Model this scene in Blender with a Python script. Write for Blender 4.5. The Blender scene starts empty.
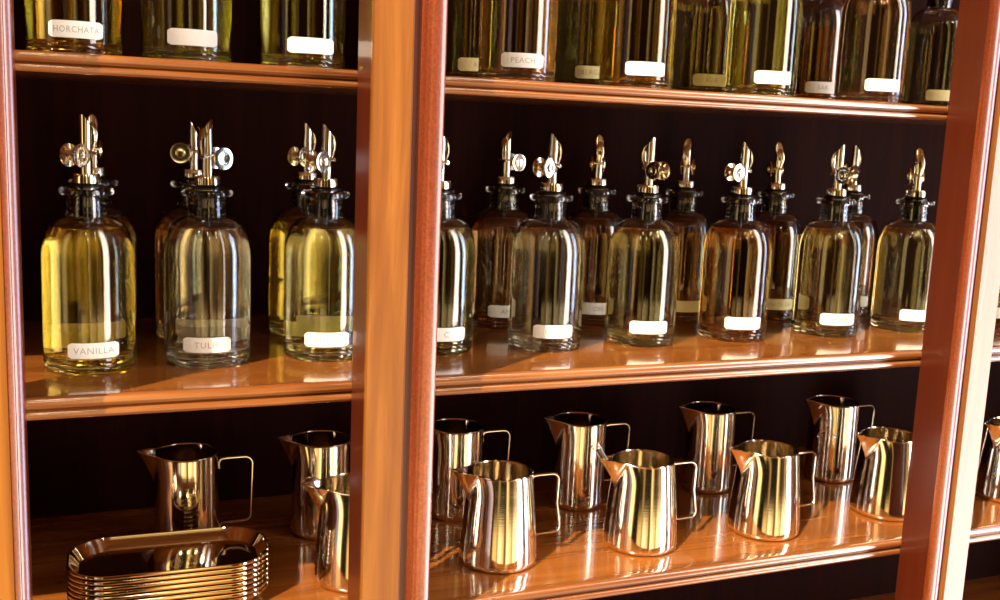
import bpy, bmesh, math, random
from mathutils import Vector, Matrix
random.seed(7)
scene = bpy.context.scene
COL = scene.collection
PI = math.pi

# ------------------------------------------------------------------ materials
def new_mat(name):
    m = bpy.data.materials.new(name); m.use_nodes = True
    return m, m.node_tree, m.node_tree.nodes['Principled BSDF']

def wood(name, axis, dark, mid, light, rough=0.22, coat=0.6, scale=1.0, speck=0.0, wave=1.0):
    m, nt, b = new_mat(name)
    N = nt.nodes; L = nt.links
    tc = N.new('ShaderNodeTexCoord'); mp = N.new('ShaderNodeMapping')
    s = [38 * scale] * 3; s['xyz'.index(axis)] = 2.2 * scale
    mp.inputs['Scale'].default_value = s
    L.new(tc.outputs['Object'], mp.inputs['Vector'])
    n1 = N.new('ShaderNodeTexNoise'); n1.inputs['Scale'].default_value = 1.3; n1.inputs['Detail'].default_value = 7
    n1.inputs['Roughness'].default_value = 0.62; n1.inputs['Distortion'].default_value = 0.6 * wave
    L.new(mp.outputs[0], n1.inputs['Vector'])
    cr = N.new('ShaderNodeValToRGB'); e = cr.color_ramp.elements
    e[0].position = 0.28; e[0].color = (*dark, 1); e[1].position = 0.72; e[1].color = (*light, 1)
    k = e.new(0.5); k.color = (*mid, 1)
    L.new(n1.outputs['Fac'], cr.inputs[0])
    out = cr.outputs[0]
    n2 = N.new('ShaderNodeTexNoise'); n2.inputs['Scale'].default_value = 420; n2.inputs['Detail'].default_value = 2
    L.new(tc.outputs['Object'], n2.inputs['Vector'])
    if speck:
        mx = N.new('ShaderNodeMixRGB'); mx.blend_type = 'OVERLAY'; mx.inputs[0].default_value = speck
        c2 = N.new('ShaderNodeValToRGB'); c2.color_ramp.elements[0].position = .35; c2.color_ramp.elements[1].position = .65
        L.new(n2.outputs['Fac'], c2.inputs[0]); L.new(out, mx.inputs[1]); L.new(c2.outputs[0], mx.inputs[2]); out = mx.outputs[0]
    L.new(out, b.inputs['Base Color'])
    b.inputs['Roughness'].default_value = rough
    b.inputs['Coat Weight'].default_value = coat; b.inputs['Coat Roughness'].default_value = 0.08
    bp = N.new('ShaderNodeBump'); bp.inputs['Strength'].default_value = 0.12; bp.inputs['Distance'].default_value = 0.0006
    L.new(n1.outputs['Fac'], bp.inputs['Height']); L.new(bp.outputs[0], b.inputs['Normal'])
    return m

def simple(name, col, rough=0.5, metal=0.0, **kw):
    m, nt, b = new_mat(name)
    b.inputs['Base Color'].default_value = (*col, 1); b.inputs['Roughness'].default_value = rough; b.inputs['Metallic'].default_value = metal
    for k, v in kw.items(): b.inputs[k.replace('_', ' ')].default_value = v
    # a faint procedural unevenness of the finish
    N = nt.nodes; L = nt.links
    tc = N.new('ShaderNodeTexCoord'); n = N.new('ShaderNodeTexNoise'); n.inputs['Scale'].default_value = 90
    L.new(tc.outputs['Object'], n.inputs['Vector'])
    mr = N.new('ShaderNodeMapRange'); mr.inputs['To Min'].default_value = max(rough - 0.03, 0.0); mr.inputs['To Max'].default_value = rough + 0.03
    L.new(n.outputs['Fac'], mr.inputs['Value']); L.new(mr.outputs[0], b.inputs['Roughness'])
    return m

def glassy(name, col, ior, rough=0.0):
    m, nt, b = new_mat(name)
    b.inputs['Base Color'].default_value = (*col, 1); b.inputs['Transmission Weight'].default_value = 1.0
    b.inputs['IOR'].default_value = ior; b.inputs['Roughness'].default_value = rough
    N = nt.nodes; L = nt.links
    tc = N.new('ShaderNodeTexCoord'); mp = N.new('ShaderNodeMapping'); mp.inputs['Scale'].default_value = (60, 60, 9)
    n = N.new('ShaderNodeTexNoise'); n.inputs['Scale'].default_value = 1.0; n.inputs['Detail'].default_value = 1
    L.new(tc.outputs['Object'], mp.inputs['Vector']); L.new(mp.outputs[0], n.inputs['Vector'])
    bp = N.new('ShaderNodeBump'); bp.inputs['Strength'].default_value = 0.15; bp.inputs['Distance'].default_value = 0.0004
    L.new(n.outputs['Fac'], bp.inputs['Height']); L.new(bp.outputs[0], b.inputs['Normal'])
    return m

def steel(name, col, rough, aniso=0.0):
    m, nt, b = new_mat(name)
    b.inputs['Base Color'].default_value = (*col, 1); b.inputs['Metallic'].default_value = 1; b.inputs['Roughness'].default_value = rough
    N = nt.nodes; L = nt.links
    tc = N.new('ShaderNodeTexCoord'); mp = N.new('ShaderNodeMapping'); mp.inputs['Scale'].default_value = (6, 6, 900)
    n = N.new('ShaderNodeTexNoise'); n.inputs['Scale'].default_value = 1.0; n.inputs['Detail'].default_value = 3
    L.new(tc.outputs['Object'], mp.inputs['Vector']); L.new(mp.outputs[0], n.inputs['Vector'])
    bp = N.new('ShaderNodeBump'); bp.inputs['Strength'].default_value = 0.06; bp.inputs['Distance'].default_value = 0.0003
    L.new(n.outputs['Fac'], bp.inputs['Height']); L.new(bp.outputs[0], b.inputs['Normal'])
    if aniso:
        b.inputs['Anisotropic'].default_value = aniso
        tg = N.new('ShaderNodeTangent'); tg.direction_type = 'RADIAL'; tg.axis = 'Z'
        L.new(tg.outputs[0], b.inputs['Tangent'])
    return m

M = {}
M['shelf'] = wood('varnished_shelf_wood', 'x', (.17, .044, .007), (.24, .072, .012), (.31, .100, .017), rough=.16, coat=.7)
M['edge'] = wood('shelf_edge_wood', 'x', (.13, .034, .008), (.21, .064, .014), (.32, .115, .03), rough=.16, coat=1.0)
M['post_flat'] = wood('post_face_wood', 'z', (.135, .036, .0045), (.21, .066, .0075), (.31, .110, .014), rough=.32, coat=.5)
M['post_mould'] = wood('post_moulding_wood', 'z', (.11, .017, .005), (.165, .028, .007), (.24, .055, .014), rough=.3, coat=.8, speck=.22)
M['shaded_side'] = wood('shaded_side_wood', 'z', (.062, .0085, .0022), (.078, .011, .0026), (.095, .015, .0035), rough=.35, coat=.5, wave=.3)  # post wood with the shade of its unlit side put into the colour
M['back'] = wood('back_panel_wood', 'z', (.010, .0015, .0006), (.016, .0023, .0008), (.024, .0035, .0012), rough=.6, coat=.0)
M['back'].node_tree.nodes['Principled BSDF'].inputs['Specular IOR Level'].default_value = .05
M['glass'] = glassy('clear_bottle_glass', (.985, .99, .975), 1.5)
M['chrome'] = steel('pourer_chrome', (.93, .86, .68), .13)
M['steel'] = steel('pitcher_steel', (.86, .79, .66), .09, .5)
M['steel_in'] = steel('pitcher_handle_steel', (.85, .80, .70), .16)
M['tray'] = steel('tray_steel', (.84, .74, .54), .06)
M['black'] = simple('black_rubber', (.005, .005, .006), .12)
M['label'] = simple('label_paper', (.90, .90, .84), .55)
M['label_y'] = simple('yellowed_label_paper', (.85, .80, .42), .55)
M['ink'] = simple('label_ink', (.45, .44, .40), .6)
LIQ = {}
def liquid(name, col):
    if name not in LIQ: LIQ[name] = glassy('syrup_' + name, col, 1.34)
    return LIQ[name]
LC = dict(yellow=(.95, .78, .22), clear=(.95, .90, .76), gold=(.95, .86, .42), pale=(.94, .87, .52), amber=(.93, .58, .24),
          deepamber=(.75, .36, .14), honey=(.95, .66, .13), lime=(.92, .88, .25), olive=(.72, .66, .26), darkolive=(.40, .35, .17),
          brown=(.74, .46, .22), rust=(.84, .38, .13), greybrown=(.80, .70, .40), rose=(.82, .50, .30))

# ------------------------------------------------------------------ mesh helpers
def link(name, bm, mat, parent=None, smooth=True, loc=None, mats=None):
    me = bpy.data.meshes.new(name)
    bmesh.ops.recalc_face_normals(bm, faces=bm.faces)
    bm.to_mesh(me); bm.free()
    if mats:
        for m in mats: me.materials.append(m)
    else: me.materials.append(mat)
    if smooth:
        for p in me.polygons: p.use_smooth = True
        try: me.set_sharp_from_angle(angle=math.radians(40))
        except Exception: pass
    o = bpy.data.objects.new(name, me); COL.objects.link(o)
    if parent is not None: o.parent = parent
    if loc is not None: o.location = loc
    return o

def thing(name, label, cat, loc=(0, 0, 0), rz=0.0, group=None):
    o = bpy.data.objects.new(name, None); COL.objects.link(o)
    o.empty_display_size = .02
    o.location = loc; o.rotation_euler = (0, 0, rz)
    o['label'] = label; o['category'] = cat
    if group: o['group'] = group
    return o

def lathe(bm, prof, seg=64, closed=False, mat=0, M4=None):
    """prof: (r, z) list; r=0 ends become poles"""
    M4 = M4 or Matrix.Identity(4)
    rings = []
    for r, z in prof:
        if r < 1e-7: rings.append([bm.verts.new(M4 @ Vector((0, 0, z)))])
        else: rings.append([bm.verts.new(M4 @ Vector((r * math.cos(2 * PI * k / seg), r * math.sin(2 * PI * k / seg), z))) for k in range(seg)])
    n = len(rings)
    for i in range(n if closed else n - 1):
        a, b = rings[i], rings[(i + 1) % n]
        if len(a) == 1 and len(b) == 1: continue
        for k in range(seg):
            k2 = (k + 1) % seg
            if len(a) == 1: f = bm.faces.new((a[0], b[k], b[k2]))
            elif len(b) == 1: f = bm.faces.new((a[k], b[0], a[k2]))
            else: f = bm.faces.new((a[k], b[k], b[k2], a[k2]))
            f.material_index = mat
    return rings

def prism_x(bm, prof, x0, x1):
    """extrude closed (y, z) outline along x"""
    A = [bm.verts.new((x0, y, z)) for y, z in prof]; B = [bm.verts.new((x1, y, z)) for y, z in prof]
    n = len(prof)
    bm.faces.new(A); bm.faces.new(B[::-1])
    for i in range(n): bm.faces.new((A[i], B[i], B[(i + 1) % n], A[(i + 1) % n]))

def prism_z(bm, prof, z0, z1):
    A = [bm.verts.new((x, y, z0)) for x, y in prof]; B = [bm.verts.new((x, y, z1)) for x, y in prof]
    n = len(prof)
    bm.faces.new(A); bm.faces.new(B[::-1])
    for i in range(n): bm.faces.new((A[i], B[i], B[(i + 1) % n], A[(i + 1) % n]))

def box(bm, x0, x1, y0, y1, z0, z1):
    prism_z(bm, [(x0, y0), (x1, y0), (x1, y1), (x0, y1)], z0, z1)

def tube(bm, pts, rad, seg=12, flat=None, caps=True):
    """sweep a circle (or ellipse rad x flat) along pts"""
    pts = [Vector(p) for p in pts]
    rings = []
    up = None
    for i, p in enumerate(pts):
        t = (pts[min(i + 1, len(pts) - 1)] - pts[max(i - 1, 0)]).normalized()
        if up is None:
            up = Vector((0, 1, 0)) if abs(t.y) < .9 else Vector((1, 0, 0))
        s = t.cross(up).normalized(); u = s.cross(t).normalized(); up = u
        r = rad[i] if isinstance(rad, (list, tuple)) else rad
        f = flat if flat else r
        rings.append([bm.verts.new(p + s * (f * math.cos(2 * PI * k / seg)) + u * (r * math.sin(2 * PI * k / seg))) for k in range(seg)])
    for a, b in zip(rings, rings[1:]):
        for k in range(seg): bm.faces.new((a[k], a[(k + 1) % seg], b[(k + 1) % seg], b[k]))
    if caps: bm.faces.new(rings[0][::-1]); bm.faces.new(rings[-1])

def arc(cx, cy, r, a0, a1, n):
    return [(cx + r * math.cos(math.radians(a0 + (a1 - a0) * i / n)), cy + r * math.sin(math.radians(a0 + (a1 - a0) * i / n))) for i in range(n + 1)]

# ------------------------------------------------------------------ the cabinet
X0, X1, YB = -0.30, 1.95, 0.37
cab = thing('display_cabinet', 'tall varnished mahogany display cabinet holding the bottles and steel pitchers', 'cabinet', (0, 0, -0.56))
def cpart(name, bm, mat, smooth=True):
    o = link(name, bm, mat, cab, smooth); o.location = (0, 0, 0.56); return o
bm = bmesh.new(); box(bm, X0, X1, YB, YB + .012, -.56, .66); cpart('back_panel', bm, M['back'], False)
bm = bmesh.new(); box(bm, X0 - .02, X0, 0, YB + .012, -.56, .66); cpart('side_panel', bm, M['shaded_side'], False)
bm = bmesh.new(); box(bm, X1, X1 + .02, 0, YB + .012, -.56, .66); cpart('side_panel', bm, M['shaded_side'], False)

def shelf(zt, name='shelf', thick=.021):
    # board with a rounded nosing, a groove and a lower bead
    bm = bmesh.new()
    box(bm, X0, X1, .012, YB, zt - thick * .86, zt)
    o = cpart(name, bm, M['shelf'], False)
    t = thick
    pr = [(.012, zt)] + arc(.0035, zt - t * .27, t * .27, 90, 255, 10)
    pr += [(.0045, zt - t * .56), (.0035, zt - t * .62)]
    pr += arc(.003, zt - t * .80, t * .20, 110, 270, 8) + [(.012, zt - t)]
    bm = bmesh.new(); prism_x(bm, [(y, z) for y, z in pr], X0, X1)
    e = link('shelf_nosing', bm, M['edge'], o); e['label'] = 'moulded front edge of the shelf'
    return o
shelf(.62); shelf(.2995, thick=.0175); shelf(0.0); shelf(-.2475); shelf(-.535)

def post(x0, x1, yf, mirror=False, left_ext=0.0, slope=False):
    """front post: flat band then a groove then a moulded band (mirrored when the opening lies on its left)"""
    w = x1 - x0
    # deep side body
    bm = bmesh.new()
    f = lambda u: (x1 - u * w) if mirror else (x0 + u * w)
    b = [(f(0), -.001), (f(0), yf + .006), (f(1), yf + .006), (f(1), -.001)]
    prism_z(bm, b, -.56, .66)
    p = cpart('post', bm, M['shaded_side'], False)
    bm = bmesh.new()
    pr = [(f(0) , yf + .006), (f(0), yf + .0015)] + [(f(.02), yf)] + ([(f(.855), yf), (f(.858), yf + .006)] if slope else [(f(.53), yf), (f(.555), yf + .002), (f(.57), yf + .006)])
    if left_ext: pr[0] = (f(0) - left_ext, yf + .006); pr[1] = (f(0) - left_ext, yf); pr[2] = (f(0) - left_ext + .001, yf)
    prism_z(bm, pr, -.56, .66)
    q = link('face_board', bm, M['post_flat'], p); q['label'] = 'flat orange-brown face of the post'
    bm = bmesh.new()
    # cove + bead moulding
    pr = [(f(.57), yf + .0065), (f(.60), yf + .0065), (f(.67), yf + .0062)]
    pr += [(f(.70), yf + .003), (f(.715), yf + .0005), (f(.725), yf - .0012), (f(.74), yf - .0018), (f(.96), yf - .0018), (f(.975), yf - .0012), (f(.99), yf + .0002), (f(1.0), yf + .0035), (f(1.0), yf + .0065)]
    if slope:   # ogee leaning into the opening
        pr = [(f(.86), yf + .0065), (f(.86), yf - .0008), (f(.865), yf - .0012), (f(.873), yf - .0012), (f(.925), yf + .0006), (f(.929), yf - .0002), (f(.992), yf + .0020), (f(1.0), yf + .0030), (f(1.0), yf + .0065)]
    prism_z(bm, pr, -.56, .66)
    link('moulding', bm, M['post_mould'], p)
    return p
post(.2585, .3285, -.052)
post(.983, 1.045, -.052, mirror=True)
post(-.115, -.0335, -.052, slope=True)

# ------------------------------------------------------------------ bottles
RO = .0430; SH = .108; SHH = .0415
def shoulder(r1, r0, z0, hh, n=14):
    out = []
    for i in range(1, n + 1):
        a = i / n * PI / 2
        out.append((r0 + (r1 - r0) * math.cos(a) ** .86, z0 + hh * math.sin(a)))
    out[-1] = (r0, z0 + hh)
    return out
def bottle_profile():
    o = [(0, .0055), (.014, .0048), (.020, .0022), (.0235, .0034), (.028, .0012), (.034, .0006), (.0388, 0), (.0414, .0010), (.0424, .0030), (.0429, .0050), (.0422, .0064), (.0429, .0078), (.0431, .0092), (.0423, .0106), (.0430, .0122), (.0432, .0134), (.0427, .0146), (RO, .0160), (RO, .060), (RO, SH)]
    o += shoulder(RO, .0192, SH, SHH)
    o += [(.0184, .1520), (.0181, .157), (.0181, .1690), (.0190, .1702), (.0240, .1706), (.0254, .1722), (.0254, .1756), (.0240, .1774), (.0190, .1780), (.0158, .1778)]
    i_ = [(.0153, .1765), (.0152, .170), (.0152, .153)]
    i_ += shoulder(.0398, .0160, SH - .0005, SHH - .0020)[::-1]
    i_ += [(.0398, SH - .0005), (.0399, .060), (.0398, .0195), (.0385, .0135), (.034, .0108), (.018, .0112), (0, .0118)]
    return o, i_
P_OUT, P_IN = bottle_profile()
def glass_mesh():
    bm = bmesh.new(); lathe(bm, P_OUT + P_IN, 96); return bm
def liquid_bm(level):
    g = -.0004   # the syrup wets the glass
    pr = [(0, .0118 + g), (.018, .0112 + g), (.034, .0108 + g), (.0385 - g, .0138 + g), (.0398 - g, .019), (.0399 - g, .060)]
    if level <= SH: pr += [(.0399 - g, level - .001), (.0398 - g, level - .0001)]
    else:
        pr.append((.0398 - g, SH - .0005))
        for r, z in shoulder(.0398, .0160, SH - .0005, SHH - .0020):
            if z >= level: break
            pr.append((r - g, z - g))
    pr += [(0, level)]
    bm = bmesh.new(); lathe(bm, pr, 96); return bm
def patch(bm, ang, half, z0, z1, r=RO + .0003, th=.0003, rc=.0022, n=14):
    """rounded rectangle of paper wrapped on the bottle wall, with thickness"""
    w = half * r; h = (z1 - z0) / 2; zc = (z0 + z1) / 2
    out = []
    for cx, cy, a0 in ((w - rc, h - rc, 0), (-w + rc, h - rc, 90), (-w + rc, -h + rc, 180), (w - rc, -h + rc, 270)):
        out += arc(cx, cy, rc, a0, a0 + 90, 4)
    # columns
    xs = sorted(set([round(-w + 2 * w * i / n, 6) for i in range(n + 1)]))
    cols = []
    for s in xs:
        d = max(0, abs(s) - (w - rc)); hh = h - rc + math.sqrt(max(rc * rc - d * d, 0))
        cols.append((s, hh))
    for rr in (r, r + th):
        pass
    V = []
    for s, hh in cols:
        a = ang + s / r
        V.append([bm.verts.new((rr * math.cos(a), rr * math.sin(a), zc + sg * hh)) for rr, sg in ((r, -1), (r, 1), (r + th, 1), (r + th, -1))])
    for A, B in zip(V, V[1:]):
        for k in range(4): bm.faces.new((A[k], B[k], B[(k + 1) % 4], A[(k + 1) % 4]))
    bm.faces.new(V[0]); bm.faces.new(V[-1][::-1])
_txt = {}
def text_bm(body, size, ang, z, r=RO + .00072):
    cu = bpy.data.curves.new('t', 'FONT'); cu.body = body; cu.size = size; cu.align_x = 'CENTER'; cu.space_character = 1.12
    cu.resolution_u = 2
    ob = bpy.data.objects.new('t', cu); COL.objects.link(ob)
    dg = bpy.context.evaluated_depsgraph_get(); dg.update()
    me = bpy.data.meshes.new_from_object(ob.evaluated_get(dg))
    bm = bmesh.new(); bm.from_mesh(me)
    wmax = max(abs(v.co.x) for v in bm.verts); k = min(1.0, .0205 / wmax)
    for v in bm.verts:
        v.co.x *= k; a = ang + v.co.x / r
        v.co = Vector((r * math.cos(a), r * math.sin(a), z + v.co.y))
    bpy.data.objects.remove(ob); bpy.data.curves.remove(cu); bpy.data.meshes.remove(me)
    return bm

def make_pourer(root):
    """black ribbed stopper, chrome collar, slant-cut tube, flap and a spool-shaped counterweight (weight towards -x)"""
    bm = bmesh.new()
    pr = [(0, .1405), (.0026, .1405), (.0026, .1500), (.0130, .1505)]
    for k in range(4):
        z = .1528 + k * .0058
        pr += [(.0138, z), (.0153, z + .0006), (.0153, z + .0034), (.0138, z + .0040)]
    pr += [(.0149, .1764), (.0149, .1784), (.0166, .1786), (.0170, .1798), (.0164, .1810), (.0, .1812)]
    lathe(bm, pr, 40); link('stopper', bm, M['black'], root)
    bm = bmesh.new(); lathe(bm, [(0, .1812), (.0120, .1813), (.0129, .1822), (.0129, .1898), (.0121, .1909), (.0050, .1909), (0, .1909)], 40)
    col_ = link('collar', bm, M['chrome'], root)
    # tube with slanted cut, tall side towards -x
    bm = bmesh.new(); seg = 24; ro, ri = .0055, .0047
    def ring(r, z=None, top=False):
        out = []
        for k in range(seg):
            a = 2 * PI * k / seg; x = r * math.cos(a); y = r * math.sin(a)
            zz = z if not top else .2475 - (x / ro + 1) * .0100
            out.append(bm.verts.new((x, y, zz)))
        return out
    R = [ring(ro, .1905), ring(ro, .210), ring(ro, top=True), ring(ri, top=True), ring(ri, .210), ring(ri, .1912)]
    for a, b in zip(R, R[1:]):
        for k in range(seg): bm.faces.new((a[k], a[(k + 1) % seg], b[(k + 1) % seg], b[k]))
    bm.faces.new(R[0]); bm.faces.new(R[-1])
    sp = link('pour_spout', bm, M['chrome'], root)
    # flap on the +x side
    bm = bmesh.new()
    pts = [(.0064, 0, .2100), (.0082, 0, .2150), (.0096, 0, .2215), (.0092, 0, .2280), (.0072, 0, .2340), (.0044, 0, .2385)]
    tube(bm, pts, [.0020, .0034, .0046, .0048, .0044, .0022], 12, flat=.0009)
    link('flap', bm, M['chrome'], sp)
    bm = bmesh.new()
    pts = [(.0056, -.0064, .2105), (.0056, .0064, .2105)]
    tube(bm, pts, .0021, 12)
    hg = link('hinge', bm, M['chrome'], sp)
    for s in (-1, 1):
        bm = bmesh.new()
        tube(bm, [(.0056, s * .0058, .2105), (-.003, s * .0062, .2120), (-.0115, s * .0060, .2088)], .0011, 8)
        link('arm', bm, M['chrome'], sp)
    # spool weight, axis along y at x = -.011
    bm = bmesh.new()
    Mx = Matrix.Translation((-.0140, 0, .2085)) @ Matrix.Rotation(PI / 2, 4, 'X')
    hf = [(0, .0086), (.0028, .0088), (.0030, .0097), (.0048, .0099), (.0053, .0090), (.0086, .0092), (.0109, .0089), (.0114, .0078), (.0109, .0064), (.0056, .0058), (.0048, 0)]
    pr = [(r, -z) for r, z in hf] + hf[:-1][::-1]
    lathe(bm, pr, 32, M4=Mx)
    link('counterweight', bm, M['chrome'], sp)

proto = thing('syrup_bottle', 'x', 'bottle')
link('bottle_body', glass_mesh(), M['glass'], proto)
make_pourer(proto)
def copy_tree(o, parent=None):
    c = o.copy(); COL.objects.link(c)
    if parent is not None: c.parent = parent
    for ch in list(o.children): copy_tree(ch, c)
    return c
liqmesh = {}; BASE = []
def bottle(x, y, z, liq, label, group, lab_ang, text=None, tsize=.0088, level=.140, wdir=200, back=False, yellow=False, first=[True], half=.56, paper=(.0165, .0318), frot=0):
    """wdir: world direction (degrees) the counterweight points to; lab_ang: world direction (degrees) the label faces"""
    if first[0]: t = proto; first[0] = False; BASE.extend(proto.children)
    else:
        t = proto.copy(); COL.objects.link(t)
        for ch in BASE: copy_tree(ch, t)
    t.location = (x, y, z); t.rotation_euler = (0, 0, 0); t['label'] = label; t['category'] = 'bottle'; t['group'] = group
    for ch in t.children:
        if ch.name.split('.')[0] in ('stopper', 'collar', 'pour_spout'): ch.rotation_euler = (0, 0, math.radians(wdir - 180))
    lk = (liq, level)
    if lk not in liqmesh:
        o = link('syrup', liquid_bm(level), liquid(liq, LC[liq]), t); liqmesh[lk] = o.data
    else:
        o = bpy.data.objects.new('syrup', liqmesh[lk]); COL.objects.link(o); o.parent = t
    a = math.radians(lab_ang); z0, z1 = paper
    bm = bmesh.new(); patch(bm, a, half, z0, z1)
    lb = link('paper_label', bm, M['label_y' if yellow else 'label'], t)
    if text:
        link('lettering', text_bm(text, tsize, a, (z0 + z1) / 2 - tsize * .34), M['ink'], lb, smooth=False)
    if back:
        bm = bmesh.new(); patch(bm, a + PI, half * .64, z0, z1)
        bl = link('paper_label', bm, M['label'], t); bl['label'] = 'second paper label on the rear of the bottle'
    return t

FG = 'syrup bottles in the front row of the middle shelf'
BG = 'syrup bottles in the rear row of the middle shelf'
UG = 'syrup bottles in the front row of the upper shelf'
VG = 'syrup bottles in the rear row of the upper shelf'
E_ = .0004
def vd(x, y): return math.degrees(math.atan2(-.985 - y, .003 - x))   # direction from a bottle to the viewpoint the shopper stands at
# front row, middle shelf: x, y, syrup, label side angle, text, weight direction, description
front = [
 (.0215, .116, 'yellow', -86, 'VANILLA', 226, 'bottle of bright yellow syrup lettered VANILLA, at the left end of the middle shelf'),
 (.136, .121, 'clear', -98, 'TULIP', 28, 'bottle of colourless syrup lettered TULIP, second from the left on the middle shelf'),
 (.259, .125, 'gold', -98, 'CINNA', 216, 'pale yellow syrup bottle just left of the centre post, pourer discs facing front'),
 (.388, .129, 'pale', -92, 'C', 205, 'middle shelf bottle half hidden by the right edge of the centre post'),
 (.522, .121, 'clear', -101, 'LA A', 203, 'clear bottle with white disc pourer, first full one right of the centre post'),
 (.651, .123, 'pale', -104, 'P', 287, 'pale yellow bottle between the clear bottle and the amber one, slanted tip pointing right'),
 (.788, .126, 'amber', -105, 'SAFR', 189, 'amber orange syrup bottle in the front row of the middle shelf'),
 (.937, .128, 'pale', -106, 'AMAR', 280, 'front bottle of pale syrup between the amber one and the last of the row'),
 (1.077, .134, 'pale', -108, None, 62, 'front bottle of greenish syrup at the right post, cut off by the post'),
]
for x, y, liq, la, tx, wd, lab in front:
    bottle(x, y, E_, liq, lab, FG, la, tx, wdir=wd, back=x < .3)
bottle(1.222, .132, E_, 'brown', 'middle shelf bottle just visible beyond the right post', FG, -108, None, wdir=240)
rear = [
 (.0311, .25, 'gold', -90, None, 90, 'rear bottle whose rim shows behind the yellow VANILLA bottle'),
 (.137, .25, 'rose', -95, None, 170, 'rear bottle peeking out left of the colourless TULIP bottle'),
 (.2653, .25, 'yellow', -95, None, 218, 'yellow rear bottle with open disc pourer, nearest the left side of the centre post'),
 (.519, .253, 'rose', -101, 'AME', 18, 'rear bottle, first right of the centre post, between two front bottles'),
 (.650, .253, 'rose', -104, 'CIN', 70, 'rear bottle with narrow spout between the clear front bottle and the pale yellow one'),
 (.782, .250, 'amber', -106, None, 48, 'rear amber bottle between the pale yellow front bottle and the amber one'),
 (.929, .245, 'brown', -106, 'WHITE SA', 70, 'rear brown bottle with label WHITE, right behind the amber front bottle'),
 (1.068, .250, 'rose', -108, None, 205, 'rear bottle mostly hidden by the second front bottle from the right post'),
]
for x, y, liq, la, tx, wd, lab in rear:
    bottle(x, y, E_, liq, lab, BG, la, tx, wdir=wd, tsize=.0075, yellow=(tx == 'WHITE SA' or x == .782))
Z2 = .2995 + E_
upper = [
 (.0137, .12, 'honey', -88, 'HORCHATA', 205, 'orange gold syrup bottle lettered HORCHATA, leftmost on the upper shelf'),
 (.1169, .12, 'lime', -88, None, 205, 'yellow green syrup bottle in the middle of the three at upper left'),
 (.2318, .12, 'lime', -90, None, 205, 'bright yellow bottle on the upper shelf right beside the centre post'),
 (.4711, .12, 'amber', -104, 'PEACH', 205, 'upper shelf front bottle of reddish amber syrup, nearest the centre post on its right'),
 (.6229, .12, 'honey', -104, None, 205, 'upper shelf front bottle of golden olive syrup, above the pale yellow bottle'),
 (.7979, .12, 'lime', -104, None, 205, 'upper shelf front bottle of green gold syrup, third right of the centre post'),
 (.9664, .12, 'brown', -106, None, 205, 'upper shelf front bottle of dark brown syrup, last before the right post'),
]
for x, y, liq, la, tx, wd, lab in upper:
    bottle(x, y, Z2, liq, lab, UG, la, tx, wdir=wd, tsize=.0082)
upper_rear = [
 (.4659, .25, 'olive', -100, 'KE', .138, 'dark olive rear bottle on the upper shelf beside the centre post'),
 (.624, .25, 'olive', -104, 'BERGAM', .138, 'grey green rear bottle between the two upper front bottles nearest the centre post'),
 (.7954, .25, 'greybrown', -104, 'AVA', .138, 'grey brown rear bottle on the upper shelf with small yellow label, over the amber one'),
 (.9787, .25, 'rust', -108, 'SAK', .106, 'red brown rear bottle lettered SAK, syrup filled only to below its shoulder'),
 (1.1956, .25, 'darkolive', -110, None, .132, 'nearly black rear bottle with yellow label, beside the right post above'),
]
for x, y, liq, la, tx, lev, lab in upper_rear:
    bottle(x, y, Z2, liq, lab, VG, la, tx, wdir=100, tsize=.0082, level=lev, yellow=(tx != 'SAK'))

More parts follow.
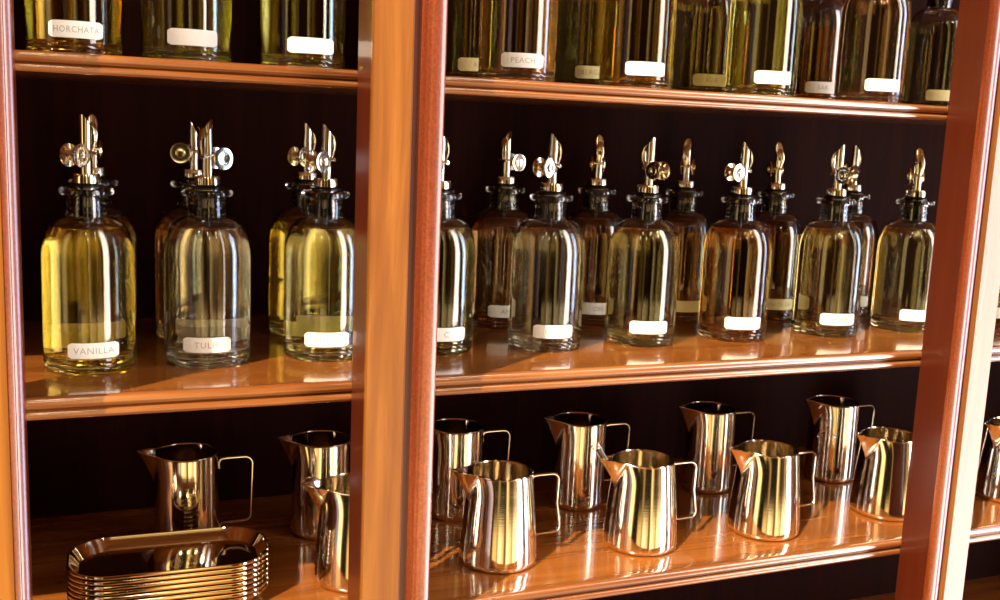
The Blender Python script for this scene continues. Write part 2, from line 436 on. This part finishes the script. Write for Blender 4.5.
# ------------------------------------------------------------------ pitchers
def pitcher_bms(rb, rr, H, belly, spout, hout):
    """thin steel jug, spout towards -x, handle towards +x"""
    seg, rows = 96, 44
    th = .0009
    bm = bmesh.new()
    def prof(t):     # t 0..1 from base to rim
        r = rb + (rr - rb) * (t ** 1.25)
        r += belly * math.sin(min(1, t / .8) * PI) * .6
        if t < .06: r -= (rb * .10) * (1 - math.sqrt(max(0, 1 - (1 - t / .06) ** 2)))
        return r
    def pt(a, t, off):
        r = prof(t) - off; z = H * t + (th if off and t == 0 else 0)
        d = abs((a - PI + PI) % (2 * PI) - PI)      # angle from the spout direction
        # V-shaped spout: starts at t0, widest at the rim
        t0 = .70
        if t > t0:
            k = (t - t0) / (1 - t0)
            half = .03 + .40 * k
            q = max(0, 1 - d / half)
            r += spout * .80 * k ** 1.1 * q ** 1.1
            qw = max(0, 1 - d / 1.05)
            r += spout * .42 * k ** 2.6 * qw ** 1.6
            z += .0055 * (qw ** 1.8) * max(0, (t - .86) / .14)
        return Vector((r * math.cos(a), r * math.sin(a), z))
    angs = []
    for k in range(seg): angs.append(2 * PI * k / seg)
    rings = []
    ts = [0, .008, .02, .04, .06] + [.06 + .94 * i / rows for i in range(1, rows + 1)]
    c0 = bm.verts.new((0, 0, .0012))
    for t in ts: rings.append([bm.verts.new(pt(a, t, 0)) for a in angs])
    for t in reversed(ts[2:]): rings.append([bm.verts.new(pt(a, t, th) + Vector((0, 0, 0))) for a in angs])
    c1 = bm.verts.new((0, 0, H * ts[2]))
    for A, B in zip(rings, rings[1:]):
        for k in range(seg): bm.faces.new((A[k], A[(k + 1) % seg], B[(k + 1) % seg], B[k]))
    for k in range(seg):
        bm.faces.new((c0, rings[0][(k + 1) % seg], rings[0][k])); bm.faces.new((c1, rings[-1][k], rings[-1][(k + 1) % seg]))
    # rolled rim
    rim = [pt(a, 1, th / 2) for a in angs]
    n = len(rim); rr_ = .0011; R = []
    for k in range(n):
        tdir = (rim[(k + 1) % n] - rim[k - 1]).normalized(); s = tdir.cross(Vector((0, 0, 1))).normalized(); u = s.cross(tdir)
        R.append([bm.verts.new(rim[k] + s * rr_ * math.cos(2 * PI * j / 6) + u * rr_ * math.sin(2 * PI * j / 6)) for j in range(6)])
    for k in range(n):
        for j in range(6): bm.faces.new((R[k][j], R[k][(j + 1) % 6], R[(k + 1) % n][(j + 1) % 6], R[(k + 1) % n][j]))
    # handle: square-cornered bent rod
    hb = bmesh.new()
    zt, zb = H * .915, H * .245
    xt, xb = prof(.915) - .0006, prof(.245) - .0006
    out = hout
    pts = [(xt + .0022, 0, zt - .012), (xt + .0015, 0, zt - .005), (xt + .004, 0, zt - .0008), (xt + .010, 0, zt)]
    pts += [(xt + out - .009 + .009 * math.sin(a), 0, zt - .009 + .009 * math.cos(a)) for a in [i * PI / 12 for i in range(7)]]
    pts += [(xt + out - .001, 0, (zt + zb) / 2)]
    xo = xb + out - .003
    pts += [(xo - .007 + .007 * math.cos(a), 0, zb + .007 - .007 * math.sin(a)) for a in [i * PI / 12 for i in range(7)]]
    pts += [(xb + .006, 0, zb - .0005), (xb + .0025, 0, zb - .002), (xb + .0015, 0, zb - .008)]
    tube(hb, pts, .0030, 10, flat=.0016)
    return bm, hb

def emblem_bm(rb, zc, ang):
    """raised oval ring with two bars across, wrapped on the wall"""
    bm = bmesh.new(); r = rb + .0003
    def P(u, v): a = ang + u / r; return ((r) * math.cos(a), (r) * math.sin(a), zc + v)
    ring = [P(.0125 * math.cos(t), .0095 * math.sin(t)) for t in [2 * PI * k / 40 for k in range(41)]]
    tube(bm, ring, .0009, 6)
    for v0 in (-.0025, .0028):
        tube(bm, [P(u, v0 + .0022 * math.sin(u / .0125 * 2.4)) for u in [-.0105 + .021 * k / 14 for k in range(15)]], .0010, 6)
    return bm

small_p = None; tall_p = None
def make_pitcher(kind, loc, rz, label, group, emblem=False):
    t = thing('milk_pitcher', label, 'pitcher', loc, rz, group)
    if kind == 'small': b, h = pitcher_bms(.0458, .0365, .1080, .0004, .0200, .037)
    else: b, h = pitcher_bms(.0360, .0350, .1165, .0004, .0150, .040)
    link('pitcher_body', b, M['steel'], t); link('handle', h, M['steel_in'], t)
    return t
protos = {}
def pitcher(kind, x, y, rz, label, group, emblem=None):
    z = -.2475 + E_
    if kind not in protos:
        protos[kind] = t = make_pitcher(kind, (x, y, z), math.radians(rz), label, group)
        t['clean'] = 1
    else:
        src = protos[kind]
        t = src.copy(); COL.objects.link(t)
        for ch in src.children:
            if ch.name.split('.')[0] in ('pitcher_body', 'handle'):
                c = ch.copy(); COL.objects.link(c); c.parent = t
        t.location = (x, y, z); t.rotation_euler = (0, 0, math.radians(rz)); t['label'] = label; t['group'] = group
    if emblem is not None:
        o = link('stamped_emblem', emblem_bm(.0348, .070, math.radians(emblem)), M['steel_in'], t)
        o['label'] = 'oval swirl emblem stamped in the steel'
    return t
SG = 'short steel pitchers in the front row of the lower shelf'
TG = 'tall steel pitchers in the rear row of the lower shelf'
pitcher('small', .461, .090, 0, 'shiny short pitcher, first right of the centre post, whole body and handle in view', SG)
pitcher('small', .648, .085, 0, 'short pitcher with thin steel sticks leaning from its spout', SG)
pitcher('small', .828, .080, 0, 'short pitcher with a long gap behind it, third right of the centre post', SG)
pitcher('small', 1.036, .090, 0, 'short pitcher whose right side and handle are hidden by the right post', SG)
pitcher('small', 1.262, .085, 0, 'short pitcher standing beyond the right post at the picture edge', SG)
pitcher('small', .290, .090, 0, 'short pitcher half hidden on the left of the centre post', SG)
pitcher('tall', .636, .236, 0, 'tall pitcher standing behind the one with the sticks', TG)
pitcher('tall', .462, .246, 0, 'tall pitcher cut by the centre post on its left, handle in view', TG)
pitcher('tall', .848, .244, 0, 'tall pitcher behind and between the second and third short pitchers', TG)
pitcher('tall', 1.058, .232, 0, 'rear pitcher with a round emblem near its spout, close to the right post', TG, emblem=215)
pitcher('tall', 1.290, .250, 0, 'tall pitcher almost fully hidden behind the right post', TG)
pitcher('tall', .124, .222, 0, 'tall pitcher with oval emblem standing alone behind the tray stack', TG, emblem=262)
pitcher('tall', .284, .235, 0, 'tall pitcher with small emblem on the left of the centre post, behind a short one', TG, emblem=240)

# thin sticks leaning in the second short pitcher
for k, (dx, dy) in enumerate(((0, 0), (.0030, .0022), (-.0012, .0046), (.0050, -.0016))):
    bm = bmesh.new()
    tube(bm, [(0, 0, 0), (-.015, 0, .022), (-.062 - .002 * k, 0, .092 + .004 * (k % 2))], .0011, 8)
    lathe(bm, [(0, -.0022), (.0016, -.0014), (.0020, 0), (.0016, .0014), (0, .0022)], 10, M4=Matrix.Translation((-.062 - .002 * k, 0, .092 + .004 * (k % 2))))
    o = link('steel_stick', bm, M['steel_in'], loc=(.643 + dx, .082 + dy, -.2475 + .037))
    o['label'] = 'thin shiny steel stick leaning out over the spout of a short pitcher'; o['category'] = 'stirrer'; o['group'] = 'steel sticks in the pitcher'

# ------------------------------------------------------------------ tray stack
def tray_bm(a=.0985, b=.052, rc=.042, h=.014):
    bm = bmesh.new()
    def loop(off, z):
        out = []
        A, B, C = a - off, b - off, max(rc - off, .008)
        for cx, cy, a0 in ((A - C, B - C, 0), (-A + C, B - C, 90), (-A + C, -B + C, 180), (A - C, -B + C, 270)):
            out += [bm.verts.new((x, y, z)) for x, y in arc(cx, cy, C, a0, a0 + 90, 12)]
        return out
    prof = [(.012, .0), (.0090, .0009), (.0035, h - .0050), (.0006, h - .0042), (-.0006, h - .0034), (-.0010, h - .0020), (-.0007, h - .0006), (.0002, h), (.0014, h - .0004), (.0032, h - .0030), (.0048, h - .0050), (.0102, .0021), (.0130, .0011)]
    L = [loop(o, z) for o, z in prof]
    for A, B in zip(L, L[1:]):
        n = len(A)
        for k in range(n): bm.faces.new((A[k], A[(k + 1) % n], B[(k + 1) % n], B[k]))
    bm.faces.new(L[0][::-1]); bm.faces.new(L[-1])
    return bm
NT = 8; pitch = .0054
tz = -.2475 + E_
tray0 = None
ordn = ['bottom', 'second', 'third', 'fourth', 'fifth', 'sixth', 'seventh', 'topmost']
for k in range(NT):
    z = tz + k * pitch
    if tray0 is None: o = tray0 = link('serving_tray', tray_bm(), M['tray'])
    else: o = tray0.copy(); COL.objects.link(o)
    if k == 0: o.data.set_sharp_from_angle(angle=math.radians(24))
    o.location = (.094 + .0002 * math.sin(k * 2.1), .098 + .0002 * math.cos(k * 1.7), z); o.rotation_euler = (0, 0, math.radians(-2 + .15 * math.sin(k * 3.3)))
    lab = {0: 'rounded steel tray at the very bottom of the stack on the lower shelf', NT - 1: 'rounded steel tray on top of the stack, its dark polished inside showing'}.get(k, 'rounded steel tray nested in the stack, %s from the bottom' % ordn[k])
    o['label'] = lab; o['category'] = 'tray'; o['group'] = 'stacked steel trays on the lower shelf'

# ------------------------------------------------------------------ light: a bright shop front mirrored as a procedural sky dome
w = bpy.data.worlds.new('shop_surroundings'); scene.world = w; w.use_nodes = True
nt = w.node_tree; N = nt.nodes; L = nt.links
N.clear()
out = N.new('ShaderNodeOutputWorld'); bg = N.new('ShaderNodeBackground'); L.new(bg.outputs[0], out.inputs[0])
tc = N.new('ShaderNodeTexCoord'); sx = N.new('ShaderNodeSeparateXYZ'); L.new(tc.outputs['Generated'], sx.inputs[0])
at = N.new('ShaderNodeMath'); at.operation = 'ARCTAN2'; L.new(sx.outputs['Y'], at.inputs[0]); L.new(sx.outputs['X'], at.inputs[1])
mr = N.new('ShaderNodeMapRange'); mr.inputs['From Min'].default_value = -PI; mr.inputs['From Max'].default_value = PI; L.new(at.outputs[0], mr.inputs['Value'])
cr = N.new('ShaderNodeValToRGB'); cr.color_ramp.interpolation = 'LINEAR'
def stop(deg, c, first=[0]):
    pos = (deg + 180) / 360
    if first[0] < 2: e = cr.color_ramp.elements[first[0]]; e.position = pos; first[0] += 1
    else: e = cr.color_ramp.elements.new(pos)
    e.color = (*c, 1)
G = (.042, .0235, .0062); D = (.0010, .0006, .0003); Cm = (.062, .042, .018); W = (.86, .75, .71); B = (.50, .62, .85); T = (.008, .0034, .001)
Lt = (.13, .095, .048); Gl = (.075, .045, .013)
stops = [(-180, D), (180, D), (-160, D), (-157, Lt), (-149, Lt), (-146, D), (-131, D), (-128, Gl), (-119, Gl), (-116, T), (-112, Lt), (-98, Gl), (-95, T), (-91, T), (-88, Lt), (-74, Gl), (-72, T), (-69, Lt), (-54, Lt), (-50, W), (-38, W), (-35, T), (-24, D), (-22, B), (-16, B), (-13, D), (0, D)]
stops.sort()
for d, c in stops[:1] + stops[-1:] + stops[1:-1]: stop(d, c)
L.new(mr.outputs[0], cr.inputs[0])
# elevation mask: floor is dim and warm, ceiling dim
er = N.new('ShaderNodeValToRGB'); L.new(sx.outputs['Z'], er.inputs[0])
mz = N.new('ShaderNodeMapRange'); mz.inputs['From Min'].default_value = -1; mz.inputs['From Max'].default_value = 1; L.new(sx.outputs['Z'], mz.inputs['Value']); L.new(mz.outputs[0], er.inputs[0])
ee = er.color_ramp.elements
def z2(s): return (math.sin(math.radians(s)) + 1) / 2
ee[0].position = z2(-60); ee[0].color = (.12, .10, .08, 1); ee[1].position = z2(75); ee[1].color = (.10, .09, .08, 1)
for a_, c_ in ((-42, (.25, .22, .2)), (-34, (1.1, 1.1, 1.1)), (-16, (1.1, 1.1, 1.1)), (-8, (1, 1, 1)), (44, (1, 1, 1)), (52, (.15, .13, .11))):
    k = ee.new(z2(a_)); k.color = (*c_, 1)
cr2 = N.new('ShaderNodeValToRGB'); L.new(mr.outputs[0], cr2.inputs[0])
H = (.12, .085, .034)
hi = [(-180, D), (-160, D), (-157, H), (-147, H), (-144, D), (-122, D), (-120, T), (-116, G), (-113, D), (-92, D), (-89, H), (-84, G), (-80, D), (-66, T), (-62, G), (-56, T), (-53, T), (-50, W), (-39, W), (-36, D), (-24, D), (-22, B), (-16, B), (-13, D), (180, D)]
for k, (d_, c_) in enumerate(hi):
    if k == 0: e = cr2.color_ramp.elements[0]
    elif k == len(hi) - 1: e = cr2.color_ramp.elements[len(cr2.color_ramp.elements) - 1]
    else: e = cr2.color_ramp.elements.new((d_ + 180) / 360)
    e.position = (d_ + 180) / 360; e.color = (*c_, 1)
lo = N.new('ShaderNodeMapRange'); lo.interpolation_type = 'SMOOTHSTEP'
lo.inputs['From Min'].default_value = math.sin(math.radians(-13)); lo.inputs['From Max'].default_value = math.sin(math.radians(-8)); L.new(sx.outputs['Z'], lo.inputs['Value'])
mb = N.new('ShaderNodeMixRGB'); L.new(lo.outputs[0], mb.inputs[0]); L.new(cr.outputs[0], mb.inputs[1]); L.new(cr2.outputs[0], mb.inputs[2])
mu = N.new('ShaderNodeMixRGB'); mu.blend_type = 'MULTIPLY'; mu.inputs[0].default_value = 1
L.new(mb.outputs[0], mu.inputs[1]); L.new(er.outputs[0], mu.inputs[2])
# rows of small ceiling lamps
def mth(op, a, b=None):
    n = N.new('ShaderNodeMath'); n.operation = op
    for i, v in enumerate((a, b)):
        if v is None: continue
        if isinstance(v, (int, float)): n.inputs[i].default_value = v
        else: L.new(v, n.inputs[i])
    return n.outputs[0]
acc = None
for el_, k_, ph in ((33, 15, .4), (47, 11, 1.3), (62, 7, .2)):
    az_ = mth('GREATER_THAN', mth('SINE', mth('ADD', mth('MULTIPLY', at.outputs[0], float(k_)), ph)), .93)
    e0 = mth('LESS_THAN', mth('ABSOLUTE', mth('SUBTRACT', sx.outputs['Z'], math.sin(math.radians(el_)))), .020)
    p_ = mth('MULTIPLY', az_, e0); acc = p_ if acc is None else mth('ADD', acc, p_)
lm = N.new('ShaderNodeMixRGB'); lm.blend_type = 'ADD'; lm.inputs[0].default_value = 1
lc = N.new('ShaderNodeMixRGB'); lc.blend_type = 'MULTIPLY'; lc.inputs[0].default_value = 1; lc.inputs[2].default_value = (2.2, 1.9, 1.4, 1); L.new(acc, lc.inputs[1])
L.new(mu.outputs[0], lm.inputs[1]); L.new(lc.outputs[0], lm.inputs[2])
L.new(lm.outputs[0], bg.inputs['Color']); bg.inputs['Strength'].default_value = 17.0

sd = bpy.data.lights.new('sun', 'SUN'); sd.energy = 9.0; sd.angle = math.radians(.6); sd.color = (1, .86, .62)
so = bpy.data.objects.new('sun', sd); COL.objects.link(so)
el = math.radians(44)
dv = Vector((.8 * math.cos(el), .6 * math.cos(el), -math.sin(el)))
so.rotation_euler = dv.to_track_quat('-Z', 'Y').to_euler(); so.location = (-2, -2, 2)

# ------------------------------------------------------------------ camera
cam = bpy.data.cameras.new('camera'); co = bpy.data.objects.new('camera', cam); COL.objects.link(co)
cam.sensor_width = 36; cam.lens = 1052.29 / 1000 * 36; cam.clip_start = .01
yaw, pit, roll = [math.radians(v) for v in (22.60843318, -9.32695041, 2.41447524)]
F = Vector((math.sin(yaw) * math.cos(pit), math.cos(yaw) * math.cos(pit), math.sin(pit)))
R0 = Vector((math.cos(yaw), -math.sin(yaw), 0)); U0 = R0.cross(F)
R = R0 * math.cos(roll) + U0 * math.sin(roll); U = -R0 * math.sin(roll) + U0 * math.cos(roll)
mw = Matrix(((R.x, U.x, -F.x, .00277454), (R.y, U.y, -F.y, -.98461122), (R.z, U.z, -F.z, .25233314), (0, 0, 0, 1)))
co.matrix_world = mw
scene.camera = co

vs = scene.view_settings; vs.view_transform = 'Standard'; vs.look = 'None'; vs.gamma = 1; vs.use_curve_mapping = False; vs.exposure = 0.0
c = scene.cycles
c.use_denoising = True; c.max_bounces = 20; c.transmission_bounces = 18; c.glossy_bounces = 8; c.transparent_max_bounces = 16; c.diffuse_bounces = 4
c.sample_clamp_indirect = 12; c.caustics_reflective = True; c.caustics_refractive = True; c.blur_glossy = 0.6
